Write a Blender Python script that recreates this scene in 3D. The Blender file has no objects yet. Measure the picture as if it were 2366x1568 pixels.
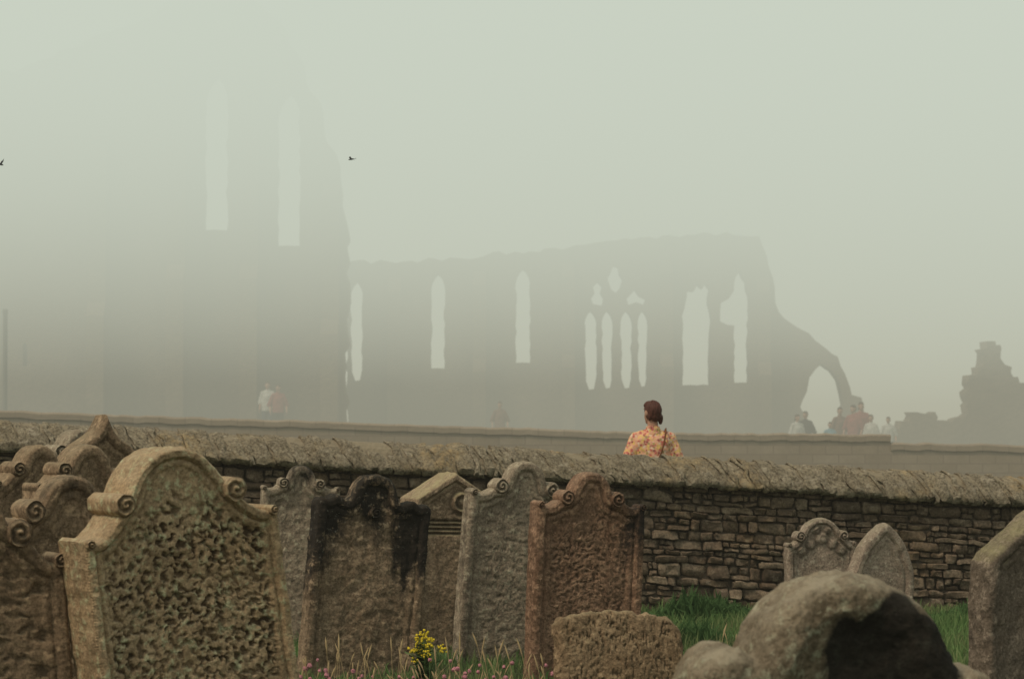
import bpy, bmesh, math, random, time
import numpy as np
from mathutils import Vector, Matrix
random.seed(7); rng=np.random.default_rng(7)
S=bpy.context.scene; COL=S.collection
S.view_settings.view_transform='Standard'; S.view_settings.look='None'; S.view_settings.exposure=0
_t=time.time()
def tick(s): print('TICK',s,round(time.time()-_t,1))

# ---------------------------------------------------------------- noise
_perm=np.random.default_rng(3).permutation(256); _perm=np.concatenate([_perm,_perm,_perm])
_g=np.random.default_rng(5).normal(size=(256,3)); _g/=np.linalg.norm(_g,axis=1)[:,None]
def pn(x,y,z=0.0,seed=0):
    x=np.asarray(x,float)+seed*17.13; y=np.asarray(y,float)+seed*5.7; z=np.zeros_like(x)+z
    x,y,z=np.broadcast_arrays(x,y,z)
    xi=np.floor(x).astype(int);yi=np.floor(y).astype(int);zi=np.floor(z).astype(int)
    fx=x-xi;fy=y-yi;fz=z-zi
    f=lambda t:t*t*t*(t*(t*6-15)+10)
    u,v,w=f(fx),f(fy),f(fz)
    def gr(a,b,c):
        h=_perm[(_perm[(_perm[(xi+a)&255]+yi+b)&255]+zi+c)&255]
        g=_g[h]; return g[...,0]*(fx-a)+g[...,1]*(fy-b)+g[...,2]*(fz-c)
    L=lambda a,b,t:a+(b-a)*t
    return 1.6*L(L(L(gr(0,0,0),gr(1,0,0),u),L(gr(0,1,0),gr(1,1,0),u),v),
             L(L(gr(0,0,1),gr(1,0,1),u),L(gr(0,1,1),gr(1,1,1),u),v),w)
def fbm(x,y,z=0.0,seed=0,o=4):
    r=0;a=1;
    for i in range(o):
        r=r+a*pn(np.asarray(x)*2**i,np.asarray(y)*2**i,z*2**i,seed+i); a*=.5
    return r
def sst(a,b,x):
    t=np.clip((x-a)/(b-a),0,1); return t*t*(3-2*t)

# ---------------------------------------------------------------- helpers
def new_mesh(name,verts,faces,smooth=False,sharp=None):
    m=bpy.data.meshes.new(name); m.from_pydata([tuple(v) for v in np.asarray(verts).tolist()],[],faces)
    if smooth:
        m.polygons.foreach_set('use_smooth',[True]*len(m.polygons))
        if sharp: m.set_sharp_from_angle(angle=math.radians(sharp))
    m.update(); return m
def add_obj(name,data,mat=None,parent=None,**kw):
    o=bpy.data.objects.new(name,data); COL.objects.link(o)
    if mat: data.materials.append(mat)
    if parent: o.parent=parent
    for k,v in kw.items(): o[k]=v
    return o
def fattr(m,name,vals):
    a=m.attributes.new(name,'FLOAT','POINT'); a.data.foreach_set('value',np.asarray(vals,dtype=np.float32))

# ---------------------------------------------------------------- node helper
class NT:
    def __init__(s,name):
        s.m=bpy.data.materials.new(name); s.m.use_nodes=True; s.t=s.m.node_tree; s.t.nodes.clear()
        s.out=s.t.nodes.new('ShaderNodeOutputMaterial')
    def n(s,typ,**kw):
        x=s.t.nodes.new(typ)
        for k,v in kw.items(): setattr(x,k,v)
        return x
    def l(s,a,b): s.t.links.new(a,b)
    def noise(s,vec,scale,detail=6,rough=.6):
        x=s.n('ShaderNodeTexNoise'); x.inputs['Scale'].default_value=scale
        x.inputs['Detail'].default_value=detail; x.inputs['Roughness'].default_value=rough
        s.l(vec,x.inputs['Vector']); return x.outputs['Fac']
    def stretch(s,vec,sc):
        mp=s.n('ShaderNodeMapping'); mp.inputs['Scale'].default_value=sc; s.l(vec,mp.inputs[0]); return mp.outputs[0]
    def mr(s,v,a,b,c=0.,d=1.,smooth=False):
        x=s.n('ShaderNodeMapRange'); s.l(v,x.inputs[0])
        if smooth: x.interpolation_type='SMOOTHSTEP'
        for i,k in enumerate((a,b,c,d)): x.inputs[i+1].default_value=k
        return x.outputs[0]
    def mix(s,f,a,b):
        x=s.n('ShaderNodeMix',data_type='RGBA')
        for sock,v in ((x.inputs[0],f),(x.inputs[6],a),(x.inputs[7],b)):
            if isinstance(v,(int,float)): sock.default_value=v
            elif isinstance(v,tuple): sock.default_value=(*v,1) if len(v)==3 else v
            else: s.l(v,sock)
        return x.outputs[2]
    def math(s,op,a,b=0.):
        x=s.n('ShaderNodeMath',operation=op)
        for i,v in enumerate((a,b)):
            if isinstance(v,(int,float)): x.inputs[i].default_value=v
            else: s.l(v,x.inputs[i])
        return x.outputs[0]
    def attr(s,name): return s.n('ShaderNodeAttribute',attribute_name=name).outputs['Fac']
    def obj(s): return s.n('ShaderNodeTexCoord').outputs['Object']
    def finish(s,col,rough=.95,height=None,dist=.01,strength=.7,spec=.12):
        b=s.n('ShaderNodeBsdfPrincipled'); b.inputs['Roughness'].default_value=rough
        b.inputs['Specular IOR Level'].default_value=spec
        if isinstance(col,tuple): b.inputs['Base Color'].default_value=(*col,1)
        else: s.l(col,b.inputs['Base Color'])
        if height is not None:
            bp=s.n('ShaderNodeBump'); bp.inputs['Distance'].default_value=dist; bp.inputs['Strength'].default_value=strength
            s.l(height,bp.inputs['Height']); s.l(bp.outputs[0],b.inputs['Normal'])
        s.l(b.outputs[0],s.out.inputs['Surface']); return s.m

def stone_mat(name,c1,c2,lich=(.30,.27,.17),lichamt=.5,cavc=(.05,.036,.024),bump=.016,white=.3,grime=.75,patch=0.):
    s=NT(name); v=s.obj()
    n1=s.noise(v,4,8,.65); n2=s.noise(v,65,6,.75); n3=s.noise(v,7,10,.72); n4=s.noise(v,22,6,.7); n5=s.noise(v,2.2,7,.7)
    nst=s.noise(s.stretch(v,(13,13,1.6)),1,6,.65)
    col=s.mix(s.mr(n1,.35,.66),c1,c2)
    col=s.mix(s.mr(n5,.45,.68,0,grime),col,tuple(x*.42 for x in c1))
    col=s.mix(s.mr(nst,.50,.68,0,.55),col,tuple(x*.38 for x in c1))
    col=s.mix(s.mr(n2,.42,.62,0,.72),col,tuple(x*.28 for x in c1))
    col=s.mix(s.mr(n4,.53,.66,0,.7),col,tuple(min(.68,x*1.45) for x in c2))
    nz=s.n('ShaderNodeSeparateXYZ'); g=s.n('ShaderNodeNewGeometry'); s.l(g.outputs['Normal'],nz.inputs[0])
    up=s.mr(nz.outputs[2],.25,.8,0,lichamt)
    up=s.math('MULTIPLY',up,s.mr(n3,.35,.6))
    col=s.mix(up,col,lich)
    col=s.mix(s.mr(s.attr('cav'),0,1,0,.88),col,cavc)  # hollows and grooves painted darker: shade put into the colour, with some dirt
    st=s.math('ADD',s.attr('stain'),s.math('MULTIPLY',s.math('SUBTRACT',n3,.5),1.5))
    st=s.math('ADD',st,s.math('MULTIPLY',s.math('SUBTRACT',nst,.5),.9))
    st=s.math('SUBTRACT',st,s.mr(n4,.50,.66,0,patch))
    stf=s.mr(st,.26,.74,0,.93)
    blk=s.mix(s.mr(s.noise(v,35,6,.7),.60,.68,0,white),(.018,.0155,.0135),(.28,.26,.21))
    col=s.mix(stf,col,blk)
    h=s.math('ADD',s.math('MULTIPLY',n2,.6),n4)
    return s.finish(col,.95,h,bump,1.0)

# ---------------------------------------------------------------- world, sun, fog
w=bpy.data.worlds.new("World"); S.world=w; w.use_nodes=True
nt=w.node_tree; bg=nt.nodes['Background']
sk=nt.nodes.new('ShaderNodeTexSky'); sk.sky_type='NISHITA'; sk.sun_disc=False
sk.sun_elevation=math.radians(52); sk.sun_rotation=math.radians(233); sk.dust_density=4; sk.air_density=1.0
nt.links.new(sk.outputs[0],bg.inputs[0]); bg.inputs[1].default_value=.09
sl=bpy.data.lights.new('sun','SUN'); sl.energy=3.9; sl.angle=math.radians(12); sl.color=(1,.87,.69)
so=bpy.data.objects.new('sun',sl); COL.objects.link(so)
az=math.radians(233); el=math.radians(52)
sd=Vector((math.sin(az)*math.cos(el),math.cos(az)*math.cos(el),math.sin(el)))
so.rotation_euler=sd.to_track_quat('Z','Y').to_euler(); so.location=(0,0,60)

s=NT('fog_air')
geo=s.n('ShaderNodeNewGeometry'); sp=s.n('ShaderNodeSeparateXYZ'); s.l(geo.outputs['Position'],sp.inputs[0])
z=sp.outputs[2]
low=s.mr(sp.outputs[1],25,50,.0006,.0128)          # fog bank begins beyond the churchyard wall
high=s.mr(z,2.5,14,0,.073)                        # and thickens with height
dens=s.math('ADD',low,high)
colf=s.mr(z,.6,9.5,0,1,True)
fc=s.mix(colf,(.440,.435,.338),(.622,.688,.595))
ab=s.n('ShaderNodeVolumeAbsorption'); ab.inputs['Color'].default_value=(0,0,0,1); s.l(dens,ab.inputs['Density'])
em=s.n('ShaderNodeEmission'); s.l(fc,em.inputs[0]); s.l(dens,em.inputs[1])  # fog glows by itself instead of scattering daylight; added ambient light for the scene
ad=s.n('ShaderNodeAddShader'); s.l(ab.outputs[0],ad.inputs[0]); s.l(em.outputs[0],ad.inputs[1])
s.l(ad.outputs[0],s.out.inputs['Volume'])
try: s.m.cycles.volume_step_rate=.22
except Exception as e: print(e)
x0,x1,y0,y1,z0,z1=-150,150,-50,360,-2,19
fv=[(x,y,zz) for zz in (z0,z1) for y in (y0,y1) for x in (x0,x1)]
ff=[(0,2,3,1),(4,5,7,6),(0,1,5,4),(2,6,7,3),(0,4,6,2),(1,3,7,5)]
fog=add_obj('fog',new_mesh('fog',fv,ff),s.m,kind='structure',label='thick grey sea fog lying over the whole headland')

# ---------------------------------------------------------------- camera  (eye height 1.7 m, 100 mm lens)
cd=bpy.data.cameras.new('camera'); cam=bpy.data.objects.new('camera',cd); COL.objects.link(cam)
cd.lens=100; cd.sensor_width=36; cd.clip_end=3000; cam.location=(0,0,1.7)
cam.rotation_euler=(math.radians(90+1.447),0,0); S.camera=cam
cd.dof.use_dof=True; cd.dof.focus_distance=17.5; cd.dof.aperture_fstop=6.5

# ---------------------------------------------------------------- ground
def gz(x,y):
    return sst(46,56,y)*np.clip((6-x)*.055,0,1.1)+.025*pn(np.asarray(x)*.6,np.asarray(y)*.6)
gx=np.concatenate([np.linspace(-700,-25,12),np.linspace(-22,22,90),np.linspace(25,700,12)])
gy=np.concatenate([np.linspace(-200,8,6),np.linspace(10,60,100),np.linspace(64,900,16)])
GX,GY=np.meshgrid(gx,gy); GZ=gz(GX,GY)
vv=np.stack([GX,GY,GZ],-1).reshape(-1,3); nx=len(gx); ny=len(gy)
fs=[(j*nx+i,j*nx+i+1,(j+1)*nx+i+1,(j+1)*nx+i) for j in range(ny-1) for i in range(nx-1)]
s=NT('turf'); v=s.obj(); n1=s.noise(v,1.5,6); n2=s.noise(v,30,5)
c=s.mix(s.mr(n1,.35,.65),(.035,.055,.018),(.075,.09,.035)); c=s.mix(s.mr(n2,.4,.7,0,.6),c,(.06,.05,.03))
add_obj('ground',new_mesh('ground',vv,fs,True),s.finish(c,.95,n2,.05),kind='structure',label='rough turf of the churchyard and headland')

# ---------------------------------------------------------------- headstones
def half(pts,res=401,smooth=5,k=1.):
    xs=np.linspace(-1,1,res); a=np.array(pts); h=np.interp(np.abs(xs),a[:,0],a[:,1])*k
    kk=np.ones(smooth)/smooth; hp=np.pad(h,smooth//2,mode='edge'); return xs,np.convolve(hp,kk,'valid')
def full(pts,res=401,smooth=3):
    xs=np.linspace(-1,1,res); a=np.array(pts); h=np.interp(xs,a[:,0],a[:,1])
    k=np.ones(smooth)/smooth; hp=np.pad(h,smooth//2,mode='edge'); return xs,np.convolve(hp,k,'valid')
P_SCROLLA=[(0,.74),(.12,.73),(.24,.68),(.34,.60),(.42,.50),(.49,.39),(.54,.30),(.61,.22),(.70,.12),(.80,.04),(.88,.01),(.95,.04),(1,.03)]
P_SCROLL=[(0,.74),(.12,.73),(.25,.68),(.38,.59),(.48,.47),(.54,.36),(.58,.26),(.66,.20),(.76,.10),(.84,.03),(.90,.01),(.95,.04),(1,.05)]
P_SWAN=[(0,.86),(.10,.85),(.20,.80),(.30,.70),(.37,.57),(.42,.44),(.50,.37),(.60,.30),(.70,.18),(.80,.06),(.88,.02),(.94,.07),(1,.06)]
P_NARROW=[(0,.60),(.12,.58),(.22,.52),(.30,.42),(.35,.30),(.38,.17),(.48,.12),(.60,.10),(.72,.02),(.84,0),(.93,.04),(1,.02)]
P_BLACK=[(0,.48),(.12,.468),(.22,.43),(.30,.36),(.36,.24),(.40,.10),(.46,.04),(.56,.06),(.68,.11),(.76,.07),(.82,.03),(.90,.06),(.96,.05),(1,-.02)]
P_OGEE=[(0,1.15),(.05,1.02),(.14,.85),(.30,.70),(.48,.60),(.64,.46),(.8,.24),(.9,.05),(1,0)]
P_GOTHIC=[(0,1.0),(.15,.91),(.35,.74),(.55,.52),(.72,.28),(.86,0),(.95,-.25),(1,-.5)]
P_GABLE=[(0,.62),(.97,.02),(1,-.02)]
P_GABLE2=[(0,.72),(.12,.66),(.9,.05),(1,-.06)]
P_ROUND=[(-1,-.18),(-.985,.04),(-.95,.17),(-.89,.27),(-.81,.33),(-.72,.335),(-.65,.29),(-.61,.27),(-.58,.36),(-.52,.48),(-.43,.59),(-.32,.68),(-.18,.74),(-.03,.765),(.12,.75),(.27,.70),(.40,.61),(.51,.50),(.59,.37),(.635,.27),(.66,.20),(.685,.19),(.76,.22),(.84,.205),(.92,.13),(.97,0),(1,-.22)]
RIM=([0,.006,.014,.045,.055,.065,.08,.095,.11],[.016,.006,0,0,.010,.026,.016,.018,.028])
RIM_RAG=([0,.006,.014,.03],[.02,.010,.004,0])
RIM_ARCH=([0,.01,.03,.06,.10,.13,.18,.25],[.060,.034,.014,.003,0,.016,.040,.05])
def headstone(label,prof,W,H,T,loc,yaw,lean,mat,pitch=0,res=.012,rim=RIM,disp=None,stain=None,vol=(),edge=.006,efreq=9,seed=0,rimscale=1.,bury=.25,lump=.006,name='gravestone',category='gravestone'):
    xs,h=prof; hw=W/2
    px=xs*hw; ph=h*hw; ph=ph-ph.max()+H
    ph=ph+edge*fbm(px*efreq,px*0+seed*3.3,seed=seed)
    nx=max(24,int(W/res)); nz=max(30,int((H+bury)/res))
    nx+=nx%2
    u=np.linspace(-hw,hw,nx+1); hu=np.interp(u,px,ph)
    t=np.linspace(0,1,nz+1)
    X=np.repeat(u[None],nz+1,0); Z=-bury+t[:,None]*(hu[None]+bury)
    side=edge*1.2*fbm(Z*5,Z*0+7,seed=seed+4)
    oz=np.linspace(-bury,ph[0],120); oz2=np.linspace(-bury,ph[-1],120)
    OX=np.concatenate([px,np.full(120,-hw),np.full(120,hw)]); OZ=np.concatenate([ph,oz,oz2])
    D=np.empty(X.size); fx=X.ravel(); fz=Z.ravel()
    for i in range(0,X.size,4000):
        D[i:i+4000]=np.sqrt(((fx[i:i+4000,None]-OX)**2+(fz[i:i+4000,None]-OZ)**2).min(1))
    D=D.reshape(X.shape)
    rel=np.interp(D/rimscale,rim[0],rim[1])
    cav=np.zeros_like(X)
    yf=-T/2+rel
    yf=yf+lump*fbm(X*6,Z*6,seed=seed)+.0035*fbm(X*30,Z*30,seed=seed+2)
    if disp is not None:
        dd,cv=disp(X,Z,D,H); yf=yf+dd; cav=cav+cv
    yb=T/2-np.interp(D,[0,.008,.02],[.012,.004,0])
    Xs=X+side*(X/hw)
    F=np.stack([Xs,yf,Z],-1).reshape(-1,3); B=np.stack([Xs,yb,Z],-1).reshape(-1,3)
    N=(nx+1)*(nz+1); M=nx+1
    faces=[]
    for j in range(nz):
        for i in range(nx):
            a=j*M+i; faces.append((a,a+1,a+1+M,a+M)); faces.append((N+a,N+a+M,N+a+1+M,N+a+1))
    verts=[F,B]; cavs=[cav.ravel(),cav.ravel()*0]
    loop=[j*M for j in range(nz+1)]+[nz*M+i for i in range(1,nx+1)]+[j*M+nx for j in range(nz-1,-1,-1)]
    K=8; base=2*N; L=len(loop); lf=F[loop]; lb=B[loop]
    for k in range(1,K):
        q=lf+(lb-lf)*k/K
        bul=.004+lump*1.4*fbm(q[:,1]*14+q[:,0]*10,q[:,2]*14,seed=seed+9)
        ctr=np.array([0,0,H*.5]); dr=q-ctr; dr[:,1]=0
        dr/=np.linalg.norm(dr,axis=1)[:,None]+1e-6
        q=q+dr*bul[:,None]; verts.append(q); cavs.append(np.zeros(L))
    def rid(k,i):
        if k==0: return loop[i]
        if k==K: return N+loop[i]
        return base+(k-1)*L+i
    for k in range(K):
        for i in range(L-1):
            faces.append((rid(k,i),rid(k,i+1),rid(k+1,i+1),rid(k+1,i)))
    n0=base+(K-1)*L
    for (cx,cz,r,hand) in vol:
        cx*=hw
        ztop=np.interp(cx,px,ph)
        cz=ztop+cz*hw; r*=hw
        nr,na=12,36
        rr=np.linspace(0,1,nr+1)[1:]; aa=np.linspace(0,2*math.pi,na,endpoint=False)
        R,A=np.meshgrid(rr,aa,indexing='ij')
        sp=np.cos(2*math.pi*(R*1.7)+hand*A)
        y=-T/2-.016-.008*sp*(R<.98)+.014*(R>.97)-.012*np.exp(-(R/.22)**2)+.005*fbm(R*np.cos(A)*2,R*np.sin(A)*2,seed=seed+3)
        rj=r*(1+.10*pn(np.cos(A)*1.5,np.sin(A)*1.5,seed=seed))
        vx=cx+R*rj*np.cos(A); vz=cz+R*rj*np.sin(A)
        P=np.stack([vx,y,vz],-1).reshape(-1,3)
        c0=np.array([[cx,-T/2-.03,cz]])
        back=P[-na:].copy(); back[:,1]=T/2-.02
        mid=P[-na:].copy(); mid[:,1]=-T/2-.002
        bc=np.array([[cx,T/2-.02,cz]])
        verts+= [c0,P,mid,back,bc]; cc=np.clip(.30-.40*sp,0,.6).ravel()
        cavs+=[np.zeros(1),cc,np.zeros(na),np.zeros(na),np.zeros(1)]
        b=n0
        for i in range(na): faces.append((b,b+1+(i+1)%na,b+1+i)[::-1])
        for k in range(nr-1):
            for i in range(na):
                faces.append((b+1+k*na+i,b+1+k*na+(i+1)%na,b+1+(k+1)*na+(i+1)%na,b+1+(k+1)*na+i))
        m0=b+1+(nr-1)*na
        for k in range(2):
            for i in range(na):
                faces.append((m0+k*na+i,m0+k*na+(i+1)%na,m0+(k+1)*na+(i+1)%na,m0+(k+1)*na+i))
        bb=m0+2*na
        for i in range(na): faces.append((bb+i,bb+(i+1)%na,bb+na))
        n0=bb+na+1
    V=np.concatenate(verts); m=new_mesh(name,V,faces,True,42)
    bm=bmesh.new(); bm.from_mesh(m); bmesh.ops.recalc_face_normals(bm,faces=bm.faces); bm.to_mesh(m); bm.free()
    fattr(m,'cav',np.clip(np.concatenate(cavs),0,1))
    st=np.zeros(len(V))
    if stain is not None: st=stain(V[:,0]/hw,V[:,2],H)
    fattr(m,'stain',st)
    o=add_obj(name,m,mat,label=label,category=category)
    o.location=(loc[0],loc[1],0)
    o.rotation_euler=(Matrix.Rotation(math.radians(yaw),4,'Z')@Matrix.Rotation(math.radians(lean),4,'Y')@Matrix.Rotation(math.radians(pitch),4,'X')).to_euler()
    return o

def verm(scale,depth,top=.22,seed=0,sx=1.,margin=.1,thr=-.15,wid=.75,dark=.6,warp=.016):
    # crumbly honeycomb weathering: soft hollows of uneven depth between irregular ridges
    def f(X,Z,D,H):
        wx=X+warp*pn(X*22,Z*22,seed=seed+5); wz=Z+warp*pn(X*22+9,Z*22,seed=seed+6)
        n=pn(wx*scale*sx,wz*scale,seed=seed)+.55*pn(wx*scale*2.2*sx,wz*scale*2.2,seed=seed+1)+.3*pn(wx*scale*.4,wz*scale*.4,seed=seed+8)
        p=sst(thr,thr+wid,n)
        mask=sst(margin*.6,margin*1.15,D+.03*pn(X*12,Z*12,seed=seed+3))*sst(H-top+.10,H-top-.12,Z+.10*pn(X*7,Z*7))
        mask=mask*(.55+.45*sst(-.4,.4,pn(X*4.5,Z*4.5,seed=seed+12)))
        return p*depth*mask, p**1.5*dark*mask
    return f
def bands(zs,med=None):
    def f(X,Z,D,H):
        d=np.zeros_like(X); c=np.zeros_like(X)
        for zz in zs:
            g=np.exp(-((Z-(H-zz))/.009)**2)*(D>.05); d+=g*.02; c+=g*.85
        if med:
            R=np.hypot(X-med[0],Z-(H-med[1])); g=np.exp(-((R-med[2])/.014)**2); d-=g*.03
            g2=np.exp(-(R/.03)**2); d-=g2*.02; c+=np.exp(-((R-med[2]*.62)/.013)**2)*.75+np.exp(-((R-med[2]*1.38)/.010)**2)*.6
        return d,c
    return f
def text_rows(z0,seed=0,n=9,amp=.005):
    def f(X,Z,D,H):
        d=np.zeros_like(X); c=np.zeros_like(X)
        for i in range(n):
            zz=H-z0-i*.062; g=np.exp(-((Z-zz)/.013)**4)
            q=(pn(X*75,X*0+i*3.1,seed=seed)>.12)*(D>.12)*(pn(X*6,X*0+i*7.7,seed=seed+3)>-.25)
            d+=g*q*amp; c+=g*q*.3
        e=sst(.1,.6,fbm(X*14,Z*22,seed=seed+6))*(D>.1); return d+.006*e,c+.15*e
    return f
def streak(h0,amp,sc=2.5,seed=0,w=.14,gain=.7,base=.0):
    def f(x,z,H):
        lim=H-h0+amp*fbm(x*sc,z*.5,seed=seed,o=3)
        return base+gain*sst(lim-w,lim+w,z)
    return f

TAN=stone_mat('tan_sandstone',(.52,.345,.19),(.66,.47,.285),lich=(.50,.39,.25),cavc=(.07,.040,.022),grime=.45)
BRN=stone_mat('brown_sandstone',(.29,.19,.115),(.44,.305,.19),lich=(.42,.34,.21),cavc=(.03,.020,.012))
GRY=stone_mat('grey_sandstone',(.39,.295,.21),(.51,.40,.285),lich=(.35,.30,.20))
DRK=stone_mat('blackened_sandstone',(.29,.195,.12),(.42,.30,.195),white=.6,patch=.30)
RED=stone_mat('red_brown_sandstone',(.28,.155,.095),(.41,.25,.16),lich=(.32,.24,.16),cavc=(.035,.018,.013),patch=.2)
PNK=stone_mat('pinkish_grey_sandstone',(.39,.29,.215),(.51,.39,.295))
PED=stone_mat('warm_brown_sandstone',(.35,.24,.15),(.46,.33,.22),lich=(.43,.36,.20),lichamt=.9)

V2A=[(-.56,.03,.11,1),(.58,.02,.12,-1),(-.95,-.03,.05,-1),(.95,-.03,.05,1)]
V2=[(-.64,.03,.15,1),(.64,.03,.15,-1),(-.96,-.02,.07,-1),(.96,-.02,.07,1)]
VSW=[(-.52,.02,.15,1),(.52,.02,.15,-1),(-.95,-.02,.08,-1),(.95,-.02,.08,1)]
V2n=[(-.47,.03,.13,1),(.47,.03,.13,-1),(-.95,-.01,.06,-1),(.95,-.01,.06,1)]
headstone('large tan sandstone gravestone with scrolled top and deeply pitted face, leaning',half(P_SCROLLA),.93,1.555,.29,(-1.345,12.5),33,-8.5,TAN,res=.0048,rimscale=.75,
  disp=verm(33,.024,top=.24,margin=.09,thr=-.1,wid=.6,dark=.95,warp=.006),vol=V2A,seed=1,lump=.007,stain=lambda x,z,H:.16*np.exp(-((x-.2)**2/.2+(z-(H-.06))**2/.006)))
headstone('brown gravestone with steep ogee peak standing in a close row',half(P_OGEE),.60,1.68,.18,(-2.33,15.6),34,3,BRN,seed=2,rimscale=.9,stain=lambda x,z,H:np.full_like(x,.12))
headstone('weathered gravestone with rounded scroll top in a close row',half(P_SWAN),.58,1.60,.18,(-2.60,16.4),36,4,GRY,seed=3,vol=VSW,stain=lambda x,z,H:np.full_like(x,.18))
headstone('narrow brown gravestone with scroll top beside others',half(P_SWAN),.52,1.52,.18,(-2.58,15.0),34,3,BRN,seed=4,vol=VSW)
headstone('brown scroll topped gravestone leaning against the row',half(P_SWAN),.58,1.535,.18,(-2.30,14.4),34,6,BRN,seed=5,vol=VSW,stain=lambda x,z,H:np.full_like(x,.12))
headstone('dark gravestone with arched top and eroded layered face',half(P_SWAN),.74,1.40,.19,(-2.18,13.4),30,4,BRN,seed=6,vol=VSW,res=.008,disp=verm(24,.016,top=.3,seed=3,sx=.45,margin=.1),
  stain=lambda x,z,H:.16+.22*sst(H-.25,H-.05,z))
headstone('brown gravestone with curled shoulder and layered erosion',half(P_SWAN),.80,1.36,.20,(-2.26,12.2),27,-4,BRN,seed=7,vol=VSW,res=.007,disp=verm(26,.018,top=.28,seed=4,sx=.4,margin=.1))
tick('left')
headstone('small grey gravestone with blackened round top',half(P_NARROW),.58,1.30,.13,(-1.60,21.0),14,2,GRY,seed=8,vol=V2n,stain=streak(.10,.12,seed=8,gain=.7),disp=text_rows(.3,4))
SB=streak(.52,.40,2.2,seed=9,w=.22,gain=.72)
headstone('gravestone blackened by soot with three-lobed top, leaning',half(P_BLACK,smooth=7),.77,1.29,.16,(-1.00,18.3),24,5.5,DRK,seed=9,res=.008,edge=.007,lump=.008,
  stain=lambda x,z,H:SB(x,z,H)+.45*np.exp(-((x-.80)/.28)**2)*sst(.35,.8,z)+.45*np.exp(-((x+.95)/.25)**2)*sst(.15,.6,z)-.15*np.exp(-((x+.05)/.25)**2)*np.exp(-((z-(H-.46))/.12)**2)+.04,
  disp=lambda X,Z,D,H:(.010*sst(.0,.5,fbm(X*9,Z*9,seed=31))*sst(.05,.08,D),.2*sst(.2,.6,fbm(X*9,Z*9,seed=31))),vol=[(0,-.62,.10,1)])
headstone('brown pedimented gravestone with carved ring and banding',half(P_GABLE,smooth=1),.60,1.26,.34,(-.49,20.4),24,1.5,PED,seed=10,res=.007,rimscale=.8,edge=.003,disp=bands([.34,.37,.40,.43],(0.05,.21,.062)),
  stain=lambda x,z,H:.30*sst(.60,.40,z+.06*fbm(x*3,x*0)))
headstone('tall grey gravestone with arched scroll top and worn lettering',half(P_NARROW),.80,1.36,.15,(-.02,19.4),22,5,GRY,seed=11,res=.008,vol=V2n,disp=text_rows(.30,8,12),stain=lambda x,z,H:.10+.25*np.exp(-((x+.95)/.1)**2))
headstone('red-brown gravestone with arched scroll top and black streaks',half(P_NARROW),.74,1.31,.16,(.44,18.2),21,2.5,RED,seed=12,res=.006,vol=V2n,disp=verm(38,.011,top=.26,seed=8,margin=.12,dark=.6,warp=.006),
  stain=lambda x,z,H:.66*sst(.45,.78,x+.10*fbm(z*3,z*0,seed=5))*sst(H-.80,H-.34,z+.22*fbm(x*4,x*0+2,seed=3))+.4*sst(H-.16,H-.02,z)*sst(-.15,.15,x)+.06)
headstone('low broken stump of a pitted brown gravestone',full([(-1,.0),(-.93,.12),(-.85,.11),(-.72,.17),(-.6,.17),(-.45,.22),(-.3,.21),(-.18,.25),(.0,.23),(.15,.25),(.3,.21),(.45,.23),(.6,.18),(.75,.17),(.86,.09),(.93,.03),(.97,-.08),(1,-.28)],smooth=7),.74,.645,.09,(.59,15.2),22,3.5,stone_mat('ochre_sandstone',(.30,.19,.105),(.42,.285,.17),lich=(.38,.31,.18),cavc=(.045,.028,.016)),pitch=-14,seed=13,res=.006,rim=RIM_RAG,edge=.010,efreq=24,lump=.008,
  disp=verm(26,.014,top=-.05,seed=11,sx=2.1,margin=.015,thr=0,wid=.8,dark=.65,warp=.008),stain=lambda x,z,H:.1+0*x)
headstone('round topped gravestone with lobed shoulders and black algae patch',full(P_ROUND,smooth=5),1.06,1.185,.30,(1.01,9.0),14,2,stone_mat('buff_sandstone',(.36,.265,.165),(.56,.445,.31),lich=(.54,.45,.32),lichamt=.8,white=.10,grime=.85,bump=.03),seed=14,res=.007,edge=.008,lump=.016,rim=RIM_ARCH,
  stain=lambda x,z,H:1.35*sst(1.12,.82,np.hypot((x-.28)/.54,(z-(H-.45))/.40)+.20*fbm(x*3,z*5,seed=2))-.10)
def carve(X,Z,D,H):
    d=np.zeros_like(X);c=np.zeros_like(X)
    for cx,cz,r in ((0,.15,.055),(-.09,.2,.04),(.09,.2,.04),(-.04,.09,.03),(.05,.09,.03),(-.16,.25,.04),(.16,.25,.04)):
        R=np.hypot(X-cx,Z-(H-cz)); d-=.02*np.exp(-(R/r)**4); c+=.5*np.exp(-((R-r)/.012)**2)
    return d,c
headstone('small pale gravestone with carved cherub and scroll top',half(P_SCROLL),.56,.865,.12,(2.42,22.3),14,-1,PNK,seed=15,res=.008,vol=V2,disp=carve,rimscale=.7)
headstone('pointed gothic arch gravestone, tilted',half(P_GOTHIC),.52,.86,.14,(2.74,21.4),24,4,PNK,seed=16,rimscale=1.1)
headstone('dark brown gabled gravestone with lichen on its sloping top',half(P_GABLE2,smooth=5),.74,1.215,.18,(2.64,14.5),30,3,stone_mat('slate_brown_sandstone',(.22,.16,.115),(.31,.24,.18),lich=(.40,.35,.18),lichamt=.6),seed=17,lump=.010,edge=.010,stain=lambda x,z,H:.14+0*x)
tick('stones')

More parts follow.
